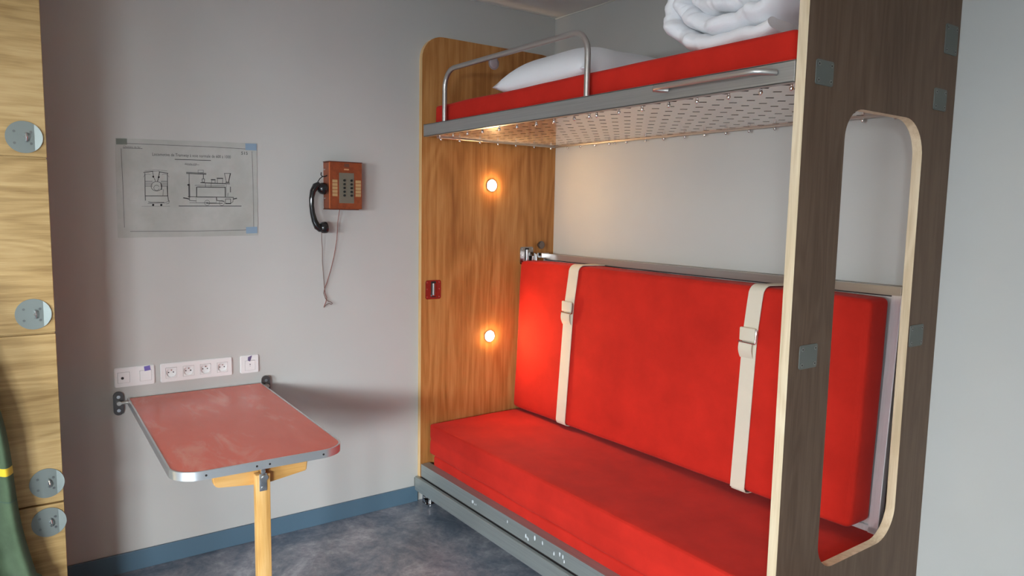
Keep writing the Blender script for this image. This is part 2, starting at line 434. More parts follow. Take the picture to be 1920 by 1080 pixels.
# lower latch plate (red cushions mirror in it) and the upper one that holds the backrest
def latch(par, yc, zc, nm='latch_plate', hook=False):
    b = nb(); prism_x(b, rrect2(yc - .046, yc + .046, zc - .05, zc + .05, .012), .030, .033)
    o = part(nm, b, m_latch, par, True)
    sub('latch_slot', prism_x(nb(), rrect2(yc - .013, yc + .015, zc - .040, zc + .044, .004), .0331, .0336), m_dark, o)
    b = nb(); cyl(b, (.037, yc, zc - .028), (0, 0, 1), .010, .062, 16); box(b, .033, .040, yc - .012, yc + .012, zc - .034, zc - .026)
    sub('latch_pin', b, m_latch, o, True)
    each(sub, 'screw', [lambda b, dy=dy, dz=dz: screw(b, (.033, yc + dy, zc + dz), (1, 0, 0), .0035) for dy in (-.036, .036) for dz in (.038, .003, -.038)], m_chrome, o)
    return o
latch(hb, -.800, 1.135); latch(hb, -.195, 1.300)
b = nb(); cyl(b, (.03, -.109, 1.36), (1, 0, 0), .012, .018, 20); cyl(b, (.046, -.109, 1.36), (1, 0, 0), .023, .014, 28, bev=.004)
part('knob', b, m_knob, hb, True)

# reading lamps let into the panel
def lamp(z, lit, label):
    t = thing('reading_lamp', label, 'lamp', (.03, -.44, z), 'round reading lamps let into the oak end panel')
    b = nb(); cyl(b, (.0302, -.44, z), (1, 0, 0), .034, .003, 40, bev=.001)
    part('bezel', b, m_tube if lit else m_lampoff, t, True)
    b = nb(); sphere(b, (.0335, -.44, z), .0285, (.32, 1, 1), 24)
    part('bulb_lens', b, m_lamp if lit else m_lampoff, t, True)
    return t
lamp(1.686, True, 'upper of the two glowing round reading lamps in the oak end panel')
lamp(.858, True, 'lower of the two glowing round reading lamps beside the red backrest')
lamp(2.332, False, 'unlit grey round reading lamp above the top bunk mattress')

# ------------------------------------------------------------------ right end panel with the tall opening
ep = thing('bunk_end_panel', 'dark brown end panel with a tall rounded cut-out and pale plywood edge', 'panel', (2.145, -.435, 0))
out = rrect2(-.87, -.002, .0, 2.42, (.03, .02, .11, .12)); hole = rrect2(-.660, -.198, .466, 1.865, (.09, .11, .12, .09), 10)
b = nb(); prism_x(b, out, 2.13, 2.16, hole, 0, 1)
for f in b.faces:
    if f.normal.x < -.9 and f.material_index == 0: f.material_index = 2
part('board', b, [m_walnut, m_ply, m_oak], ep, True, 30)
for (y0, y1, z0, z1) in ((-.822, -.735, 1.118, 1.187), (-.190, -.100, 1.122, 1.195), (-.826, -.742, 1.910, 1.977), (-.150, -.065, 1.905, 1.975), (-.105, -.02, 2.09, 2.185)):
    b = nb(); prism_x(b, rrect2(y0, y1, z0, z1, .007), 2.160, 2.163)
    o = part('fixing_plate', b, m_plate, ep, True)
    for yy in (y0 + .012, y1 - .012):
        for zz in (z0 + .012, z1 - .012):
            b = nb(); cyl(b, (2.163, yy, zz), (1, 0, 0), .006, .0012, 14); cyl(b, (2.1642, yy, zz), (1, 0, 0), .0025, .0004, 8, mi=1)
            sub('screw', b, [m_plscrew, m_dark], o, True)

# ------------------------------------------------------------------ lower bunk base: two long steel rails and slatted base
lb = thing('lower_bunk', 'grey steel base frame with two long rails under the red seat', 'bunk bed', (1.08, -.45, 0))
b = nb()
box(b, .041, 2.128, -.872, -.868, .146, .212, .001); box(b, .041, 2.128, -.870, -.820, .209, .212, .001)
part('upper_rail', b, m_scuff, lb)
b = nb()
box(b, .012, 2.15, -.893, -.874, .066, .140, .002)
part('lower_rail', b, m_scuff, lb)
part('rail_shade_block', bx(.041, 2.128, -.868, -.80, .080, .206), m_dark, lb)  # near-black block, stands in for the shade behind the rails
each(part, 'slat', [lambda b, x=x: box(b, x - .04, x + .04, -.80, -.03, .150, .178) for x in (.20, .55, .9, 1.25, 1.6, 1.95)], m_pine_y, lb)
part('back_rail', bx(.041, 2.128, -.05, -.02, .08, .19), m_steel, lb)
for x0 in (.062, 2.02):
    b = nb(); box(b, x0, x0 + .004, -.874, -.80, .012, .08); box(b, x0, x0 + .05, -.874, -.80, .008, .012)
    cyl(b, (x0 + .028, -.868, .030), (0, -1, 0), .011, .012, 16); cyl(b, (x0 + .028, -.84, .0), (0, 0, 1), .014, .03, 16)
    part('foot_bracket', b, m_chrome, lb, True)
b = nb()
box(b, .004, .012, -.893, -.872, .074, .132, .001)
for z in (.085, .12): screw(b, (.004, -.885, z), (-1, 0, 0), .003)
part('end_bracket', b, m_plate, lb)
# chalky scuffs on the rail
rr = random.Random(3); m_chalk = mat('chalk_scuff', (.62, .66, .68), .8)
for (xc, k) in ((.56, 4), (.86, 1), (.98, 3), (1.06, 2), (1.17, 2), (1.22, 2)):
    for i in range(k):
        x = xc + rr.uniform(-.03, .03); z = .178 + rr.uniform(-.012, .014); q = rr.uniform(.006, .014)
        pts = [Vector((x + q * (.55 + .45 * rr.random()) * math.cos(a * PI / 5) * .5, -.8724, z + q * (.55 + .45 * rr.random()) * math.sin(a * PI / 5))) for a in range(10)]
        part('chalk_scuff', poly_prism(nb(), pts, (0, -.0002, 0)), m_chalk, lb)

single('seat_cushion', soft_box(.085, 2.12, -.822, -.03, .180, .262, .012, 60, 16, 4, .002, .003), m_red,
       'thinner lower red velour cushion lying on the steel base frame', 'cushion', True, 60)
single('seat_cushion', soft_box(.052, 2.122, -.832, -.03, .264, .428, .014, 70, 20, 10, .003, .004, (.342,), 5), m_red,
       'thick red velour seat cushion with a side seam, upper of the two stacked', 'cushion', True, 60)

# ------------------------------------------------------------------ backrest (folded middle bunk)
def by(z): return -.105 - (1.31 - z) * .058      # lean of the backrest plane
bf = thing('folded_middle_bunk', 'steel frame of the folded middle bunk behind the red backrest', 'bunk bed', (1.07, -.1, .43))
def bar_z(x0, x1, z0, z1, d0=0, d1=.022, bev=.0015):
    bm = nb(); P = []
    for z in (z0, z1):
        for (x, d) in ((x0, d0), (x1, d0), (x1, d1), (x0, d1)): P.append(bm.verts.new((x, by(z) + d, z)))
    for f in ((0, 1, 2, 3), (7, 6, 5, 4), (0, 4, 5, 1), (1, 5, 6, 2), (2, 6, 7, 3), (3, 7, 4, 0)): bm.faces.new([P[i] for i in f])
    bmesh.ops.recalc_face_normals(bm, faces=bm.faces)
    if bev: bmesh.ops.bevel(bm, geom=list(bm.edges), offset=bev, segments=2, affect='EDGES')
    return bm
part('top_rail', bar_z(.085, 2.085, 1.281, 1.312, -.004, .03), m_rail, bf, True)
part('top_rail_shade_strip', bar_z(.085, 2.06, 1.276, 1.281, .004, .012, 0), m_dark, bf)  # near-black strip, the shade under the top rail put in as colour
part('side_rail', bar_z(2.052, 2.088, .425, 1.284, -.002, .03), m_steel_z, bf, True)
part('side_rail', bar_z(.045, .075, .435, 1.27, .0, .03), m_steel_z, bf, True)
part('bottom_rail', bar_z(.045, 2.088, .430, .452, -.002, .03), m_steel_z, bf, True)
part('back_sheet', bar_z(.06, 2.07, .44, 1.29, .012, .016, 0), m_steel_z, bf)
b = nb()
poly_prism(b, [(.064, -.172, 1.262), (.090, -.172, 1.262), (.086, -.172, 1.312), (.070, -.172, 1.318)], (0, .008, 0))
box(b, .036, .062, -.176, -.150, 1.262, 1.30, .002)
box(b, .066, .105, -.145, -.09, 1.290, 1.318, .002)
part('catch', b, m_chrome, bf, label='bright catch that hooks into the latch plate')

cm = soft_box(.053, 2.054, -.071, .071, .445, 1.274, .022, 70, 10, 26, .004, .004, (), 11)
for v in cm.verts:
    z, t = v.co.z, (v.co.x - .05) / 2.0
    k = max(0, min(1, (1.274 - z) / .829))
    v.co.z += .026 * t * k                      # lower edge lifts a little to the right
    v.co.y += -.186 - .034 * k                  # leans forward at the bottom
single('backrest_cushion', cm, m_red, 'large red velour backrest cushion held upright by two cream straps', 'cushion', True, 60)

def strap(xt, xm, xb, wd, zbk, zb, label):
    t = thing('strap', label, 'strap', (xb, -.29, zb), 'cream webbing straps around the red backrest')
    def yf(z): return -.2655 - .034 * max(0, min(1, (1.274 - z) / .829))
    ctl = [(xt + .035, -.118, 1.283), (xt + .03, -.16, 1.284), (xt + .018, -.20, 1.2835)] + [(xt + .009 - .009 * k / 8, -.234 - .0325 * math.sin(PI / 2 * k / 8), 1.2515 + .0325 * math.cos(PI / 2 * k / 8)) for k in range(9)] + [(xt - .003, yf(1.22), 1.22)]
    zz = 1.22
    while zz > zb + .03:
        zz -= .03; f = (1.22 - zz) / (1.22 - zb); g = (1.22 - zz) / (1.22 - zbk)
        x = xt - .003 + (xm - xt) * min(1, g) if zz > zbk else xm - .003 + (xb - xm) * (zbk - zz) / (zbk - zb)
        ctl.append((x, yf(zz), zz))
    ctl += [(xb, yf(zb) , zb + .012), (xb, yf(zb) + .006, zb + .001), (xb, yf(zb) + .02, zb - .004), (xb, yf(zb) + .05, zb - .006)]
    b = nb(); ribbon(b, ctl, (1, 0, 0), wd, .003); part('webbing', b, m_web, t, True, 40)
    y = yf(zbk)
    b = nb(); box(b, xm - wd / 2 - .010, xm + wd / 2 - .004, y - .017, y - .004, zbk - .036, zbk + .018, .0055, 3)
    part('keeper_loop', b, m_web, t, True)
    b = nb()
    pts = []
    for k in range(9):
        f = k / 8; pts.append((xm - .012, y - .014 + .010 * f * f - .006 * math.sin(f * PI), zbk - .041 - .062 * f))
    ribbon(b, pts, (1, 0, 0), wd * .92, .003); part('loose_tail', b, m_web, t, True)
    b = nb()
    tube(b, [(xm + wd / 2 - .004, y - .012, zbk - .042), (xm + wd / 2 + .001, y - .014, zbk - .01), (xm + wd / 2 - .002, y - .010, zbk + .012)], .003, 8)
    tube(b, [(xm - wd / 2 - .012, y - .017, zbk - .040), (xm + wd / 2 - .002, y - .017, zbk - .042)], .0028, 8)
    part('buckle', b, m_chrome, t, True)
strap(.528, .511, .494, .072, 1.078, .452, 'cream strap with buckle around the backrest, nearer the oak panel')
strap(1.612, 1.603, 1.598, .066, 1.098, .462, 'cream strap with buckle around the backrest, nearer the dark panel')

# ------------------------------------------------------------------ upper bunk
ub = thing('upper_bunk', 'upper bunk with steel front rail and perforated metal base', 'bunk bed', (1.08, -.44, 1.9))
b = nb(); box(b, .050, 2.128, -.872, -.868, 1.914, 1.974, .001); box(b, .050, 2.128, -.872, -.842, 1.971, 1.974); box(b, .050, 2.128, -.872, -.848, 1.914, 1.917)
part('front_rail', b, m_steel, ub)
part('perforated_sheet', bx(.055, 2.125, -.848, -.028, 1.9195, 1.9225), m_sheet, ub, label='shiny pale metal sheet with rows of dark slots')
b = nb(); tube(b, [(.062, -.80, 1.916), (.062, -.034, 1.916)], .006, 10); tube(b, [(.062, -.030, 1.918), (2.12, -.030, 1.918)], .006, 10)
part('hem_rod', b, m_tube, ub, True)
part('mattress_board', bx(.060, 2.12, -.840, -.03, 1.930, 1.974), m_steel, ub)
first = None
def bolt(x, y):
    global first
    if first is None:
        b = nb(); cyl(b, (0, 0, 0), (0, 0, -1), .0035, .010, 8); sphere(b, (0, 0, -.013), .0065, (1, 1, 1.2), 10)
        o = link('bolt', b, m_chrome, True); first = o
    else:
        o = first.copy(); COL.objects.link(o)
    o.parent = ub; o.matrix_parent_inverse = Matrix.Translation(-WL(ub)); o.location = (x, y, 1.9195)
for x in (.135, .262, .392, .520, .654, .786, .920, 1.035, 1.16, 1.245, 1.286, 1.403, 1.516, 1.637, 1.755, 1.877, 1.99, 2.09): bolt(x, -.826)
for x in (.172, .28, .40, .509, .55, .633, .765, .884, 1.014, 1.13, 1.245, 1.365, 1.49, 1.61, 1.73, 1.86, 1.98, 2.09): bolt(x, -.030)
for y in (-.777, -.665, -.54, -.425, -.305, -.18, -.06): bolt(.060, y)
# guard rail
g = []
X0, X1, ZT = .232, 1.262, 2.215
g += [(X0, -.857, 1.972), (X0, -.857, 2.05)] + arc((X0 + .085, -.857, ZT - .085), (-1, 0, 0), (0, 0, 1), .085, 0, PI / 2, 10)
g += arc((X1 - .085, -.857, ZT - .085), (0, 0, 1), (1, 0, 0), .085, 0, PI / 2, 10) + [(X1, -.857, 2.05), (X1, -.857, 1.972)]
b = nb(); tube(b, g, .0115, 16); part('guard_rail', b, m_tube, ub, True)
# handle on the front rail
b = nb()
tube(b, [(1.675, -.872, 1.946), (1.640, -.905, 1.950), (1.655, -.915, 1.952), (1.70, -.916, 1.952), (1.99, -.916, 1.950), (2.03, -.915, 1.950), (2.045, -.905, 1.949), (2.072, -.872, 1.946)], .0085, 12)
part('grab_handle', b, m_tube, ub, True)

single('bunk_mattress', soft_box(.095, 2.10, -.832, -.03, 1.975, 2.066, .016, 70, 16, 6, .003, .005, (), 21), m_red,
       'thin red velour mattress on the upper bunk', 'mattress', True, 60)

# pillow
def pillow(cx, cy, zb, hx, hy, hz, seed=0):
    bm = nb(); n = 36; top, bot = [], []
    for i in range(n + 1):
        rt, rb = [], []
        for j in range(n + 1):
            u, v = -1 + 2 * i / n, -1 + 2 * j / n
            e = max(0, (1 - u ** 4)) ** .55 * max(0, (1 - v ** 4)) ** .55
            pinch = 1 - .07 * (1 - abs(u)) * 0 - .06 * (1 - v * v) * 0
            x = cx + hx * u * (1 - .06 * (1 - v * v)); y = cy + hy * v * (1 - .06 * (1 - u * u))
            nz = noise.noise(Vector((x * 5 + seed, y * 5, 0))) * .012 * e
            rt.append(bm.verts.new((x, y, zb + hz * .9 * (.22 + .9 * e) + nz)) if 0 < i < n and 0 < j < n else bm.verts.new((x, y, zb + hz * .2)))
            rb.append(rt[-1] if (i in (0, n) or j in (0, n)) else bm.verts.new((x, y, zb + hz * .2 * (1 - min(1, e * 1.8)))))
        top.append(rt); bot.append(rb)
    for i in range(n):
        for j in range(n):
            bm.faces.new((top[i][j], top[i + 1][j], top[i + 1][j + 1], top[i][j + 1]))
            q = (bot[i][j], bot[i][j + 1], bot[i + 1][j + 1], bot[i + 1][j])
            if len(set(q)) == 4:
                try: bm.faces.new(q)
                except ValueError: pass
    bmesh.ops.recalc_face_normals(bm, faces=bm.faces)
    return bm
single('pillow', pillow(.85, -.43, 2.069, .31, .36, .170), m_white, 'flat white pillow at the oak panel end of the upper bunk', 'pillow', True, 80)

# rolled duvet: a thick quilt swept along a flattened spiral
def duvet():
    bm = nb(); th = .062; turns = 2.3; cx, zb = 1.775, 2.068; a0, b0 = .290, .200; cz = zb + b0
    y0, y1 = -.76, -.16; path = []
    n = 260
    for k in range(n + 1):
        f = k / n; ph = -.30 * PI - f * turns * 2 * PI
        sh = th * .98 * f * turns
        a, bb = max(.03, a0 - th / 2 - sh), max(.012, b0 - th / 2 - sh)
        co, si = math.cos(ph), math.sin(ph)
        path.append((cx + a * math.copysign(abs(co) ** .78, co) + .010 * noise.noise(Vector((k * .11, 5, 5))), cz + bb * math.copysign(abs(si) ** .85, si) + .012 * noise.noise(Vector((k * .13, 9, 2)))))
    rings = []
    m = 44
    for k, (x, z) in enumerate(path):
        x0, z0 = path[max(0, k - 1)]; x1, z1 = path[min(n, k + 1)]
        t = Vector((x1 - x0, 0, z1 - z0)).normalized(); nn = Vector((-t.z, 0, t.x)); ring = []
        wob = .018 * noise.noise(Vector((k * .09, 3, 0))) + .012 * noise.noise(Vector((k * .33, 8, 1)))
        for j in range(m):
            ang = 2 * PI * j / m
            cy = math.copysign(abs(math.cos(ang)) ** .35, math.cos(ang)); sn = math.copysign(abs(math.sin(ang)) ** .8, math.sin(ang))
            yy = (y0 + y1) / 2 + (y1 - y0) / 2 * cy + (wob if cy < 0 else 0)
            h = th / 2 * 1.10
            p = Vector((x, yy, z)) + nn * (h * sn)
            q = Vector((x * 16, yy * 7, z * 16))
            p += nn * (.010 * noise.noise(q) + .006 * noise.noise(q * 2.7)) * (1 if sn else 0)
            if abs(cy) > .8:
                rid = 1 - abs(noise.noise(Vector((x * 13, z * 13, 1)))) * 2
                p.y += .016 * noise.noise(Vector((x * 20, z * 20, 1))) + (.012 * max(0, rid) ** 3 if cy < 0 else 0)
            if p.z < zb + .002: p.z = zb + .002
            ring.append(bm.verts.new(p))
        rings.append(ring)
    for A, Bq in zip(rings, rings[1:]):
        for j in range(m): bm.faces.new((A[j], A[(j + 1) % m], Bq[(j + 1) % m], Bq[j]))
    bm.faces.new(list(reversed(rings[0]))); bm.faces.new(rings[-1])
    bmesh.ops.recalc_face_normals(bm, faces=bm.faces)
    return bm
single('duvet', duvet(), m_white, 'thick white duvet rolled up on the upper bunk near the dark panel', 'duvet', True, 80)

# ------------------------------------------------------------------ fold-down table
ty0, ty1, tx1, zt = -2.236, -1.694, 1.062, .753
tb = thing('fold_down_table', 'fold-down table with pinkish red marbled top and aluminium edge, one pine leg', 'table', (0, -1.965, 0))
def top_outline(ins, n=10):
    r = .085 - ins; o = [(.018 + ins * .6, ty0 + ins)]
    for (cx_, cy_, a) in ((tx1 - .085, ty0 + .085, -PI / 2), (tx1 - .085, ty1 - .085, 0)):
        for k in range(n + 1): t = a + PI / 2 * k / n; o.append((cx_ + r * math.cos(t), cy_ + r * math.sin(t)))
    o.append((.018 + ins * .6, ty1 - ins)); return o
b = nb(); poly_prism(b, [(x, y, zt - .024) for x, y in top_outline(.0055)], (0, 0, .0235)); part('table_top', b, m_lam, tb, True, 30)
b = nb(); o1, o2 = top_outline(0), top_outline(.006); n = len(o1); R = []
for (x, y), (u, v) in zip(o1, o2): R.append([b.verts.new(q) for q in ((x, y, zt - .026), (x, y, zt + .001), (u, v, zt + .001), (u, v, zt - .026))])
for k in range(n - 1):
    for j in range(4): b.faces.new((R[k][j], R[k + 1][j], R[k + 1][(j + 1) % 4], R[k][(j + 1) % 4]))
b.faces.new(R[0]); b.faces.new(list(reversed(R[-1]))); bmesh.ops.recalc_face_normals(b, faces=b.faces)
part('edge_band', b, m_alu, tb, True, 30)
each(part, 'edge_screw', [lambda b, y=y: cyl(b, (tx1, y, zt - .013), (1, 0, 0), .0035, .0008, 10) for y in (-2.143, -1.993, -1.953, -1.778)], m_dark, tb)
cxb = .985
b = nb(); poly_prism(b, [(cxb, -2.1110, .712), (cxb, -2.1060, .675), (cxb, -2.0960, .664), (cxb, -1.9780, .651), (cxb, -1.9280, .651), (cxb, -1.8100, .668), (cxb, -1.8040, .712)], (-.028, 0, 0))
bmesh.ops.bevel(b, geom=list(b.edges), offset=.003, segments=2, affect='EDGES'); part('cross_batten', b, m_pine_y, tb, True)
part('batten_cap', bx(cxb - .034, cxb + .004, -2.1130, -1.7780, .712, .727), mat('dark_red_strip', (.10, .02, .02), .6), tb, label='dark red strip under the table edge')
b = nb(); box(b, cxb + .001, cxb + .034, -1.9860, -1.9400, .0, .694, .004); part('leg', b, m_pine, tb, True)
b = nb(); box(b, cxb + .034, cxb + .037, -1.9760, -1.9520, .640, .698, .001); box(b, cxb + .0, cxb + .037, -1.9700, -1.9560, .69, .727, .001)
cyl(b, (cxb + .037, -1.9590, .684), (1, 0, 0), .0105, .006, 20, bev=.002); cyl(b, (cxb + .037, -1.9660, .650), (1, 0, 0), .0045, .002, 12)
part('hinge', b, m_chrome, tb, True)
m_bracket = mat('dark_bracket_steel', (.10, .095, .095), .4, .6)
# wall pivots
for (yc, s) in ((-2.268, 1), (-1.670, -1)):
    b = nb(); prism_x(b, rrect2(yc - .019, yc + .019, .683, .781, .0185), 0.0005, .008)
    o = part('wall_bracket', b, m_bracket, tb, True)
    each(sub, 'screw', [lambda b, z=z: cyl(b, (.008, yc, z), (1, 0, 0), .007, .005, 14, bev=.0015) for z in (.703, .760)], m_chrome, o)
    b = nb(); cyl(b, (.006, yc, .738), (1, 0, 0), .009, .028, 14); cyl(b, (.027, yc, .738), (0, s, 0), .007, .045, 14)
    sub('pivot_pin', b, m_tube, o, True)
tb.rotation_euler.z = math.radians(-1.4); tb.location.x = .0135

# ------------------------------------------------------------------ socket plates
m_gap = mat('plate_gap', (.30, .30, .30), .6)
def sock_base(y0, y1, label, cells=()):
    t = thing('socket_plate', label, 'socket', (0, (y0 + y1) / 2, .798))
    b = nb(); prism_x(b, rrect2(y0, y1, .798, .879, .007), .0005, .010, holes=[rrect2(c - .0226, c + .0226, z - .0226, z + .0226, .002) for c, z in cells])
    bmesh.ops.bevel(b, geom=[e for e in b.edges if all(abs(v.co.x - .010) < 1e-5 for v in e.verts) and e.is_boundary is False and all(v.co.y < y0 + .008 or v.co.y > y1 - .008 or v.co.z < .7985 or v.co.z > .8785 for v in e.verts) and len([f for f in e.link_faces if abs(f.normal.x) < .5]) == 1], offset=.003, segments=3, affect='EDGES')
    part('cover_plate', b, m_plastic, t, True, 50); return t
def insert(t, yc, zc=.838, well=False):
    s = .0217
    b = nb(); ho = [[(yc + .0195 * math.cos(2 * PI * k / 32), zc + .0195 * math.sin(2 * PI * k / 32)) for k in range(32)]] if well else []
    prism_x(b, rrect2(yc - s, yc + s, zc - s, zc + s, .002), .002, .0112, holes=ho)
    return part('insert', b, m_plastic, t, True, 40)
CY = (-2.064, -1.995, -1.926, -1.855)
t4 = sock_base(-2.106, -1.812, 'long white four-gang power socket plate above the table', [(c, .838) for c in CY])
for yc in CY:
    i = insert(t4, yc, .838, True)
    b = nb(); cyl(b, (.0012, yc, .838), (1, 0, 0), .0199, .0012, 32); sub('socket_well', b, m_plastic, i, True)
    each(sub, 'contact_hole', [lambda b, d=d: cyl(b, (.0024, yc + d, .838), (1, 0, 0), .0027, .0006, 12) for d in (-.0095, .0095)], m_hole, i)
    b = nb(); cyl(b, (.0024, yc, .849), (1, 0, 0), .0023, .0095, 10); sub('earth_pin', b, m_chrome, i, True)
t2 = sock_base(-2.279, -2.128, 'white double wall plate with a round jack hole and purple sticker, left of the sockets', [(-2.245, .838), (-2.163, .838)])
i = insert(t2, -2.245); b = nb(); cyl(b, (.0112, -2.250, .836), (1, 0, 0), .0055, .001, 20); sub('jack_hole', b, m_hole, i)
insert(t2, -2.163)
b = nb(); box(b, .0115, .0120, -2.168, -2.145, .858, .878)
bmesh.ops.rotate(b, verts=b.verts, cent=(.011, -2.156, .868), matrix=Matrix.Rotation(.12, 3, 'X')); part('sticker', b, m_purple, t2, label='purple sticker')
t1 = sock_base(-1.777, -1.695, 'small square white wall plate with a slanted purple sticker, right of the sockets', [(-1.735, .833)])
i = insert(t1, -1.735, .833); each(sub, 'contact_hole', [lambda b, r=r, z=z: cyl(b, (.0112, -1.735, z), (1, 0, 0), r, .0006, 10) for r, z in ((.0025, .838), (.0012, .830))], m_hole, i)
b = nb(); poly_prism(b, [(.0114, -1.744, .872), (.0114, -1.726, .878), (.0114, -1.735, .851), (.0114, -1.745, .856)], (.0006, 0, 0))
part('sticker', b, mat('purple_hatched', (.14, .11, .22), .6), t1, label='dark purple hatched sticker')

# ------------------------------------------------------------------ wall telephone
ph = thing('wall_telephone', 'old orange metal wall telephone with grey button plate, beside the drawing', 'telephone', (0, -1.296, 1.546))
b = nb(); prism_x(b, rrect2(-1.377, -1.216, 1.546, 1.762, .004), .0005, .074)
part('housing', b, m_orange, ph, True, 40)
m_rust = mat('dark_rust', (.10, .02, .01), .6)
part('rim', bx(.001, .078, -1.380, -1.214, 1.762, 1.766, .001), m_rust, ph); part('rim', bx(.001, .078, -1.380, -1.232, 1.542, 1.546, .001), m_rust, ph)
part('button_plate', bx(.074, .0755, -1.330, -1.256, 1.573, 1.714, .0005), m_greyplate, ph)
each(part, 'push_button', [lambda b, yy=yy, k=k: cyl(b, (.0755, yy, 1.679 - k * .0175), (1, 0, 0), .0055, .007, 12, bev=.001) for yy in (-1.305, -1.270) for k in range(5)], m_black, ph)
each(part, 'name_label', [lambda b, a=a, c_=c_, k=k: box(b, .074, .0748, a, c_, 1.668 - k * .0158, 1.681 - k * .0158) for (a, c_) in ((-1.363, -1.338), (-1.248, -1.221)) for k in range(5)], m_label, ph)
part('maker_tag', bx(.074, .0746, -1.305, -1.281, 1.727, 1.733), mat('worn_tag', (.55, .30, .14), .5), ph)
part('emblem', bx(.074, .0746, -1.304, -1.280, 1.741, 1.757), mat('dark_emblem', (.13, .05, .03), .5), ph)
each(part, 'screw', [lambda b, z=z: screw(b, (.018, -1.377, z), (0, -1, 0), .004) for z in (1.728, 1.594)], m_chrome, ph)
part('side_seam', bx(.071, .0762, -1.3785, -1.3745, 1.548, 1.760), mat('worn_orange', (.50, .13, .04), .4), ph)
b = nb(); tube(b, [(.045, -1.376, 1.700), (.05, -1.392, 1.694), (.05, -1.403, 1.694), (.05, -1.408, 1.702), (.05, -1.406, 1.713)], .0026, 8)
tube(b, [(.05, -1.400, 1.694), (.05, -1.413, 1.684), (.05, -1.424, 1.668)], .0022, 8)
part('hook', b, m_dark, ph, True)
# handset
hs = thing('telephone_handset', 'black bakelite telephone handset hanging on the left side of the orange telephone', 'telephone handset', (.05, -1.41, 1.43))
b = nb()
ctl = [(-1.418, 1.655), (-1.436, 1.647), (-1.449, 1.625), (-1.4555, 1.595), (-1.456, 1.56), (-1.452, 1.525), (-1.443, 1.490), (-1.430, 1.463), (-1.412, 1.450)]
tube(b, [(.055, y, z) for y, z in ctl], [.016, .0165, .0135, .0115, .011, .0115, .0135, .0165, .016], 20)
part('grip', b, m_black, hs, True, 60)
def cup(y, z, ang, nm):
    ax = Vector((0, math.cos(ang), math.sin(ang))); b = nb()
    c0 = Vector((.055, y, z)); q = Vector((0, 0, 1)).rotation_difference(ax).to_matrix(); n = 28; rings = []
    for (d, r) in ((-.017, .0005), (-.0165, .010), (-.013, .0185), (-.005, .0245), (.004, .027), (.012, .0275), (.019, .0265), (.0205, .024), (.0205, .0005)):
        rings.append([b.verts.new(c0 + ax * d + q @ Vector((r * math.cos(2 * PI * k / n), r * math.sin(2 * PI * k / n), 0))) for k in range(n)])
    for A, Bq in zip(rings, rings[1:]):
        for k in range(n): b.faces.new((A[k], A[(k + 1) % n], Bq[(k + 1) % n], Bq[k]))
    bmesh.ops.recalc_face_normals(b, faces=b.faces); part(nm, b, m_black, hs, True, 60)
cup(-1.409, 1.640, -.15, 'earpiece'); cup(-1.404, 1.457, .15, 'mouthpiece')
b = nb(); rc = .0018
tube(b, [(.05, -1.407, 1.433), (.045, -1.405, 1.40), (.03, -1.397, 1.36), (.02, -1.394, 1.30), (.016, -1.388, 1.24), (.014, -1.384, 1.19), (.014, -1.382, 1.165), (.014, -1.387, 1.145), (.016, -1.378, 1.118), (.018, -1.366, 1.105), (.018, -1.352, 1.100), (.016, -1.344, 1.094), (.014, -1.349, 1.088), (.012, -1.360, 1.095), (.012, -1.374, 1.088), (.012, -1.386, 1.076)], rc, 8)
part('cord', b, m_gcord, hs, True, label='thin grey cord hanging down from the mouthpiece')
b = nb()
tube(b, [(.05, -1.318, 1.546), (.03, -1.320, 1.48), (.022, -1.322, 1.40), (.016, -1.334, 1.32), (.014, -1.352, 1.25), (.013, -1.368, 1.20), (.013, -1.382, 1.165), (.012, -1.380, 1.145), (.012, -1.371, 1.122), (.012, -1.376, 1.10), (.012, -1.386, 1.076)], rc, 8)
part('cord', b, mat('red_brown_cord', (.22, .08, .06), .8), ph, True, label='reddish brown cord dropping from the housing')

# ------------------------------------------------------------------ technical drawing on the wall
TL, TR, BL, BR = Vector((-2.306, 1.867)), Vector((-1.638, 1.923)), Vector((-2.324, 1.363)), Vector((-1.649, 1.352))
def pp(u, v, x=.004):
    s, t = u / 1440, v / 1080; q = (TL * (1 - s) + TR * s) * (1 - t) + (BL * (1 - s) + BR * s) * t
    return Vector((x, q.x, q.y))
po = thing('wall_drawing', 'aged technical drawing of a small steam locomotive taped to the wall', 'drawing', (0, -1.97, 1.415))
edge = []
for (a, c_) in (((145, 128), (1345, 172)), ((1345, 172), (1358, 950)), ((1358, 950), (165, 970)), ((165, 970), (145, 128))):
    for k in range(12):
        f = k / 12; e = 3.0 * noise.noise(Vector((a[0] + f * 9, a[1], 2))) if k else 0
        edge.append((a[0] + (c_[0] - a[0]) * f + e * 1.5, a[1] + (c_[1] - a[1]) * f + e * 1.5))
b = nb(); poly_prism(b, [pp(u, v, .0008) for u, v in edge], (.0018, 0, 0)); part('sheet', b, m_paper, po)
bt = nb()
for q in (((150, 130), (235, 132), (237, 182), (152, 180)),): poly_prism(bt, [pp(u, v, .0028) for u, v in q], (.0004, 0, 0))
part('tape', bt, m_greentape, po, label='dull green tape')
for q in (((1238, 172), (1342, 176), (1344, 232), (1240, 228)), ((1245, 878), (1350, 876), (1352, 930), (1247, 934))):
    bt = nb(); poly_prism(bt, [pp(u, v, .0028) for u, v in q], (.0004, 0, 0)); part('tape', bt, m_bluetape, po, label='pale blue tape')
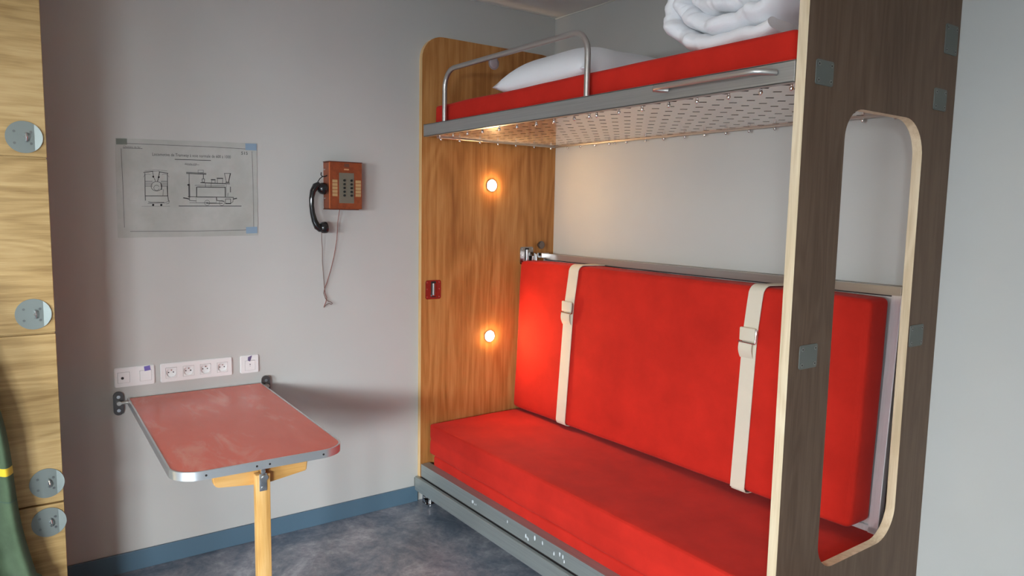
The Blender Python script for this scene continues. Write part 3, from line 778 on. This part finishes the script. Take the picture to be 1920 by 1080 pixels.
def ln(bm, pts, wpx=4, x=.0029):
    for (a, c_) in zip(pts, pts[1:]):
        A, D = Vector(a), Vector(c_); d = D - A
        if d.length < .1: continue
        nrm = Vector((-d.y, d.x)).normalized() * wpx / 2; ex = d.normalized() * wpx / 2
        poly_prism(bm, [pp(*(A - ex + nrm), x), pp(*(D + ex + nrm), x), pp(*(D + ex - nrm), x), pp(*(A - ex - nrm), x)], (.0002, 0, 0))
bk, th = nb(), nb()
def rect(bm, a, t_, c_, d, w_=4): ln(bm, [(a, t_), (c_, t_), (c_, d), (a, d), (a, t_)], w_)
def circ(bm, cx_, cy_, r, w_=4, a0=0, a1=360, ry=None):
    n = 22; ln(bm, [(cx_ + r * math.cos(math.radians(a0 + (a1 - a0) * k / n)), cy_ + (ry or r) * math.sin(math.radians(a0 + (a1 - a0) * k / n))) for k in range(n + 1)], w_)
# border
ln(th, [(232, 172), (600, 188), (960, 203), (1262, 220)], 4); ln(th, [(262, 915), (800, 913), (1240, 903), (1300, 885)], 4)
ln(th, [(190, 215), (205, 560), (215, 880)], 3); ln(th, [(1300, 240), (1312, 560), (1318, 880)], 3)
# small heading top left
ln(th, [(205, 211), (355, 215)], 4)
# front elevation
ln(bk, [(368, 415), (440, 406)], 5); ln(bk, [(492, 410), (562, 423)], 5); ln(th, [(440, 406), (492, 404)], 3); ln(th, [(376, 404), (465, 392), (556, 404)], 2)
ln(bk, [(438, 408), (446, 455), (462, 490)], 3); ln(bk, [(494, 412), (487, 450), (478, 492)], 5); circ(bk, 443, 451, 4, 6); circ(bk, 488, 455, 4, 6)
ln(th, [(376, 425), (378, 612), (380, 650)], 6); ln(th, [(558, 425), (560, 612), (568, 655)], 6)
circ(th, 400, 470, 40, 2, 200, 300); circ(th, 535, 470, 40, 2, 240, 340)
for v in (488, 498, 510, 522, 532): ln(th, [(378, v), (436, v)], 3); ln(th, [(506, v), (560, v)], 3)
circ(th, 470, 532, 44, 4, 0, 360, 40); circ(th, 470, 545, 22, 3, 20, 330); ln(bk, [(505, 505), (512, 560)], 5)
ln(bk, [(378, 613), (562, 613)], 5); ln(bk, [(556, 532), (560, 613)], 5); ln(th, [(525, 560), (522, 612)], 3)
ln(bk, [(405, 664), (420, 668), (530, 668)], 4); ln(th, [(400, 678), (540, 672), (575, 655), (570, 676), (550, 680)], 3)
circ(bk, 442, 690, 5, 7); circ(bk, 508, 690, 5, 7); ln(th, [(350, 702), (580, 702)], 2)
# side elevation
ln(bk, [(718, 415), (885, 424)], 5); ln(bk, [(718, 424), (885, 432)], 5); rect(th, 816, 396, 862, 418, 3)
ln(th, [(740, 430), (740, 520)], 5); ln(th, [(740, 520), (742, 620)], 14); circ(bk, 732, 520, 3, 6)
ln(bk, [(862, 432), (862, 470)], 5); rect(th, 852, 470, 872, 498, 5)
ln(bk, [(840, 502), (1060, 510)], 6); ln(th, [(790, 524), (1050, 527)], 3); ln(bk, [(812, 538), (1056, 541)], 6)
ln(bk, [(804, 540), (804, 615)], 7); ln(bk, [(1055, 541), (1056, 618)], 7); ln(th, [(880, 505), (880, 538)], 4); ln(th, [(930, 505), (930, 538)], 4)
rect(th, 935, 480, 965, 508, 4); ln(bk, [(930, 476), (966, 477)], 6); rect(th, 985, 468, 1032, 508, 4); ln(bk, [(982, 464), (1034, 465)], 6)
ln(bk, [(1048, 424), (1104, 424), (1086, 498), (1066, 498), (1048, 424)], 4); ln(bk, [(1100, 426), (1086, 492)], 6); ln(bk, [(1062, 499), (1090, 500)], 7); ln(bk, [(1052, 508), (1095, 512)], 5)
ln(th, [(1102, 540), (1102, 580)], 7); ln(th, [(1080, 590), (1078, 615)], 4); ln(th, [(1066, 512), (1064, 612)], 2)
ln(bk, [(732, 620), (1130, 626)], 5); ln(bk, [(694, 630), (718, 634), (740, 640)], 8); ln(bk, [(1128, 640), (1158, 634)], 8); ln(th, [(742, 622), (744, 652), (800, 656)], 5)
rect(th, 800, 626, 975, 672, 2); ln(bk, [(978, 624), (980, 652), (1045, 660)], 5); rect(bk, 1058, 640, 1104, 676, 4); ln(bk, [(1060, 678), (1104, 678)], 8)
ln(th, [(1104, 676), (1125, 664), (1128, 630)], 4); circ(th, 895, 672, 22, 3); circ(th, 1025, 674, 22, 3); circ(th, 895, 672, 6, 3); ln(bk, [(890, 676), (1030, 676)], 5); ln(th, [(745, 672), (890, 674)], 3)
ln(bk, [(655, 699), (1200, 700)], 5)
ln(bk, [(622, 306), (926, 315)], 5); ln(th, [(700, 345), (826, 352)], 3); ln(th, [(725, 356), (800, 358)], 2)
def text(bm, s, u, v, hpx, wide=1.0, slope=0.03, x=.0029):
    cu = bpy.data.curves.new('lettering', 'FONT'); cu.body = s; cu.size = 1; cu.resolution_u = 2
    ob = bpy.data.objects.new('lettering', cu); COL.objects.link(ob); bpy.context.view_layer.update()
    me = bpy.data.meshes.new_from_object(ob.evaluated_get(bpy.context.evaluated_depsgraph_get()))
    vs = [bm.verts.new(pp(u + q.co.x * hpx * wide, v - q.co.y * hpx + q.co.x * hpx * wide * slope, x)) for q in me.vertices]
    for f in me.polygons:
        try: bm.faces.new([vs[i] for i in f.vertices])
        except ValueError: pass
    bpy.data.objects.remove(ob); bpy.data.curves.remove(cu); bpy.data.meshes.remove(me)
text(bk, 'Locomotive de Tramway à voie normale de 600 à 1000', 434, 274, 36, .83, .036, .0031)
text(bk, '515', 1198, 266, 36, 1.2, .02, .0031)
text(th, 'Chemins de fer', 205, 206, 22, 1.0, .04, .0031)
text(th, 'Echelle 1/20', 708, 350, 20, 1.0, .03, .0031)
part('ink_lines', bk, m_ink, po, label='black ink drawing and title'); part('thin_lines', th, m_inkthin, po, label='fine grey construction lines')

# ------------------------------------------------------------------ oak locker at the left edge
lk = thing('locker_cabinet', 'tall light oak locker with round grey metal handle plates at the left edge', 'cabinet', (.25, -3.4, 0))
LY = -2.503
part('carcass', bx(.001, .482, FY + .005, LY - .002, 0, CEIL - .002), m_locker, lk)
m_screwg = mat('screw_grey', (.18, .19, .19), .4, 1)
def disc_plate(par, yc, zc):
    b = nb(); n = 44; r = .0505; cut = yc + r * .56
    def ring(x_flat, dx):
        vs = []
        for k in range(n):
            y, z = yc + r * math.cos(2 * PI * k / n), zc + r * math.sin(2 * PI * k / n)
            x = x_flat + (max(0, y - cut) * .34)
            vs.append((x + dx, y, z))
        return vs
    # flat part and folded lip
    h = math.sqrt(r * r - (cut - yc) ** 2); a = math.acos((cut - yc) / r)
    flat = [(yc + r * math.cos(a + (2 * PI - 2 * a) * k / 36), zc + r * math.sin(a + (2 * PI - 2 * a) * k / 36)) for k in range(37)]
    lip = [(yc + r * math.cos(-a + 2 * a * k / 14), zc + r * math.sin(-a + 2 * a * k / 14)) for k in range(15)]
    poly_prism(b, [(.5005, y, z) for y, z in flat], (.003, 0, 0))
    poly_prism(b, [(.5005 + (y - cut) * .22, y, z) for y, z in lip], (.003, 0, 0))
    o = sub('handle_plate', b, m_disc, par, True, 20, label='round satin metal plate with a folded lip')
    b = nb(); tube(b, [(.5035, yc + .004, zc + .013), (.516, yc + .006, zc + .010), (.521, yc + .007, zc), (.516, yc + .006, zc - .010), (.5035, yc + .004, zc - .013)], .0028, 10)
    cyl(b, (.503, yc + .004, zc), (1, 0, 0), .004, .004, 12)
    sub('pull_ring', b, m_chrome, par, True)
    each(sub, 'plate_screw', [lambda b, dy=dy, dz=dz: cyl(b, (.5034, yc + dy, zc + dz), (1, 0, 0), .0042, .0008, 12) for dy in (-.026, .019) for dz in (.017, -.020)], m_screwg, par)
doors = ((1.697, CEIL - .006, 1.758), (1.124, 1.690, 1.187), (.541, 1.117, .611), (.03, .534, .474))
for (z0, z1, zp) in doors:
    d = part('door', bx(.482, .500, -3.05, LY, z0, z1, .0012, seg=1), m_locker, lk)
    disc_plate(d, -2.5625 if zp > 1 else -2.549, zp)
for (z0, z1, zp) in doors:
    part('door', bx(.482, .500, -3.62, -3.057, z0, z1, .0012, seg=1), m_locker, lk)

# ------------------------------------------------------------------ green blanket hanging in front of the locker
bl = thing('blanket', 'green wool blanket with a yellow stripe hanging in front of the oak locker', 'blanket', (.64, -2.85, .02))
def blanket(z0, z1, off=0):
    bm = nb(); nz = max(2, int((z1 - z0) / .012)); ny = 60; rows = []
    for i in range(nz + 1):
        z = z0 + (z1 - z0) * i / nz; k = max(0, min(1, (1.35 - z) / 1.35))
        yr = -2.80 + .207 * min(1, k / .74) ** .62 + .010 * math.sin(z * 9)
        if z < .35: yr += .012
        yl = yr - .13 - .27 * k; row = []
        for j in range(ny + 1):
            f = j / ny; y = yr + (yl - yr) * f
            x = .615 + off + .045 * math.sin(f * 13 + 1.2) * (.35 + .65 * k) + .012 * noise.noise(Vector((y * 9, z * 3, 0))) - .035 * (1 - min(1, f / .10)) ** 2
            row.append(bm.verts.new((x, y, z)))
        rows.append(row)
    for A, Bq in zip(rows, rows[1:]):
        for j in range(ny): bm.faces.new((A[j], A[j + 1], Bq[j + 1], Bq[j]))
    bmesh.ops.recalc_face_normals(bm, faces=bm.faces)
    r = bmesh.ops.solidify(bm, geom=list(bm.faces), thickness=.008)
    return bm
part('cloth', blanket(.02, 1.32), m_green, bl, True, 80)
part('stripe', blanket(.699, .724, .0012), m_yellow, bl, True, 80, label='yellow woven stripe')
part('hem', blanket(.612, .6165, .0015), mat('dark_green_seam', (.04, .07, .045), .9), bl, True, 80)
hk = thing('coat_hook', 'steel coat hook on the oak locker carrying the green blanket', 'hook', (.5, -2.865, 1.31))
b = nb(); tube(b, [(.500, -2.865, 1.345), (.60, -2.865, 1.330), (.622, -2.865, 1.332), (.630, -2.865, 1.350)], .006, 10)
part('peg', b, m_chrome, hk, True)
part('back_plate', bx(.5, .504, -2.885, -2.845, 1.31, 1.38, .001), m_plate, hk)

# ------------------------------------------------------------------ unseen fill lamp added on the ceiling behind the viewer
cl = thing('added_fill_lamp', 'round white fill lamp added on the ceiling, unseen behind the viewer', 'lamp', (3.4, -3.3, CEIL))
b = nb(); cyl(b, (3.4, -3.3, CEIL - .002), (0, 0, -1), .20, .03, 40); part('base', b, m_plastic, cl, True)
b = nb(); cyl(b, (3.4, -3.3, CEIL - .032), (0, 0, -1), .185, .03, 40, bev=.006)
part('shade', b, emit('fill_lamp_glow', (1, .80, .58), FILL_LAMP_W / 4), cl, True)
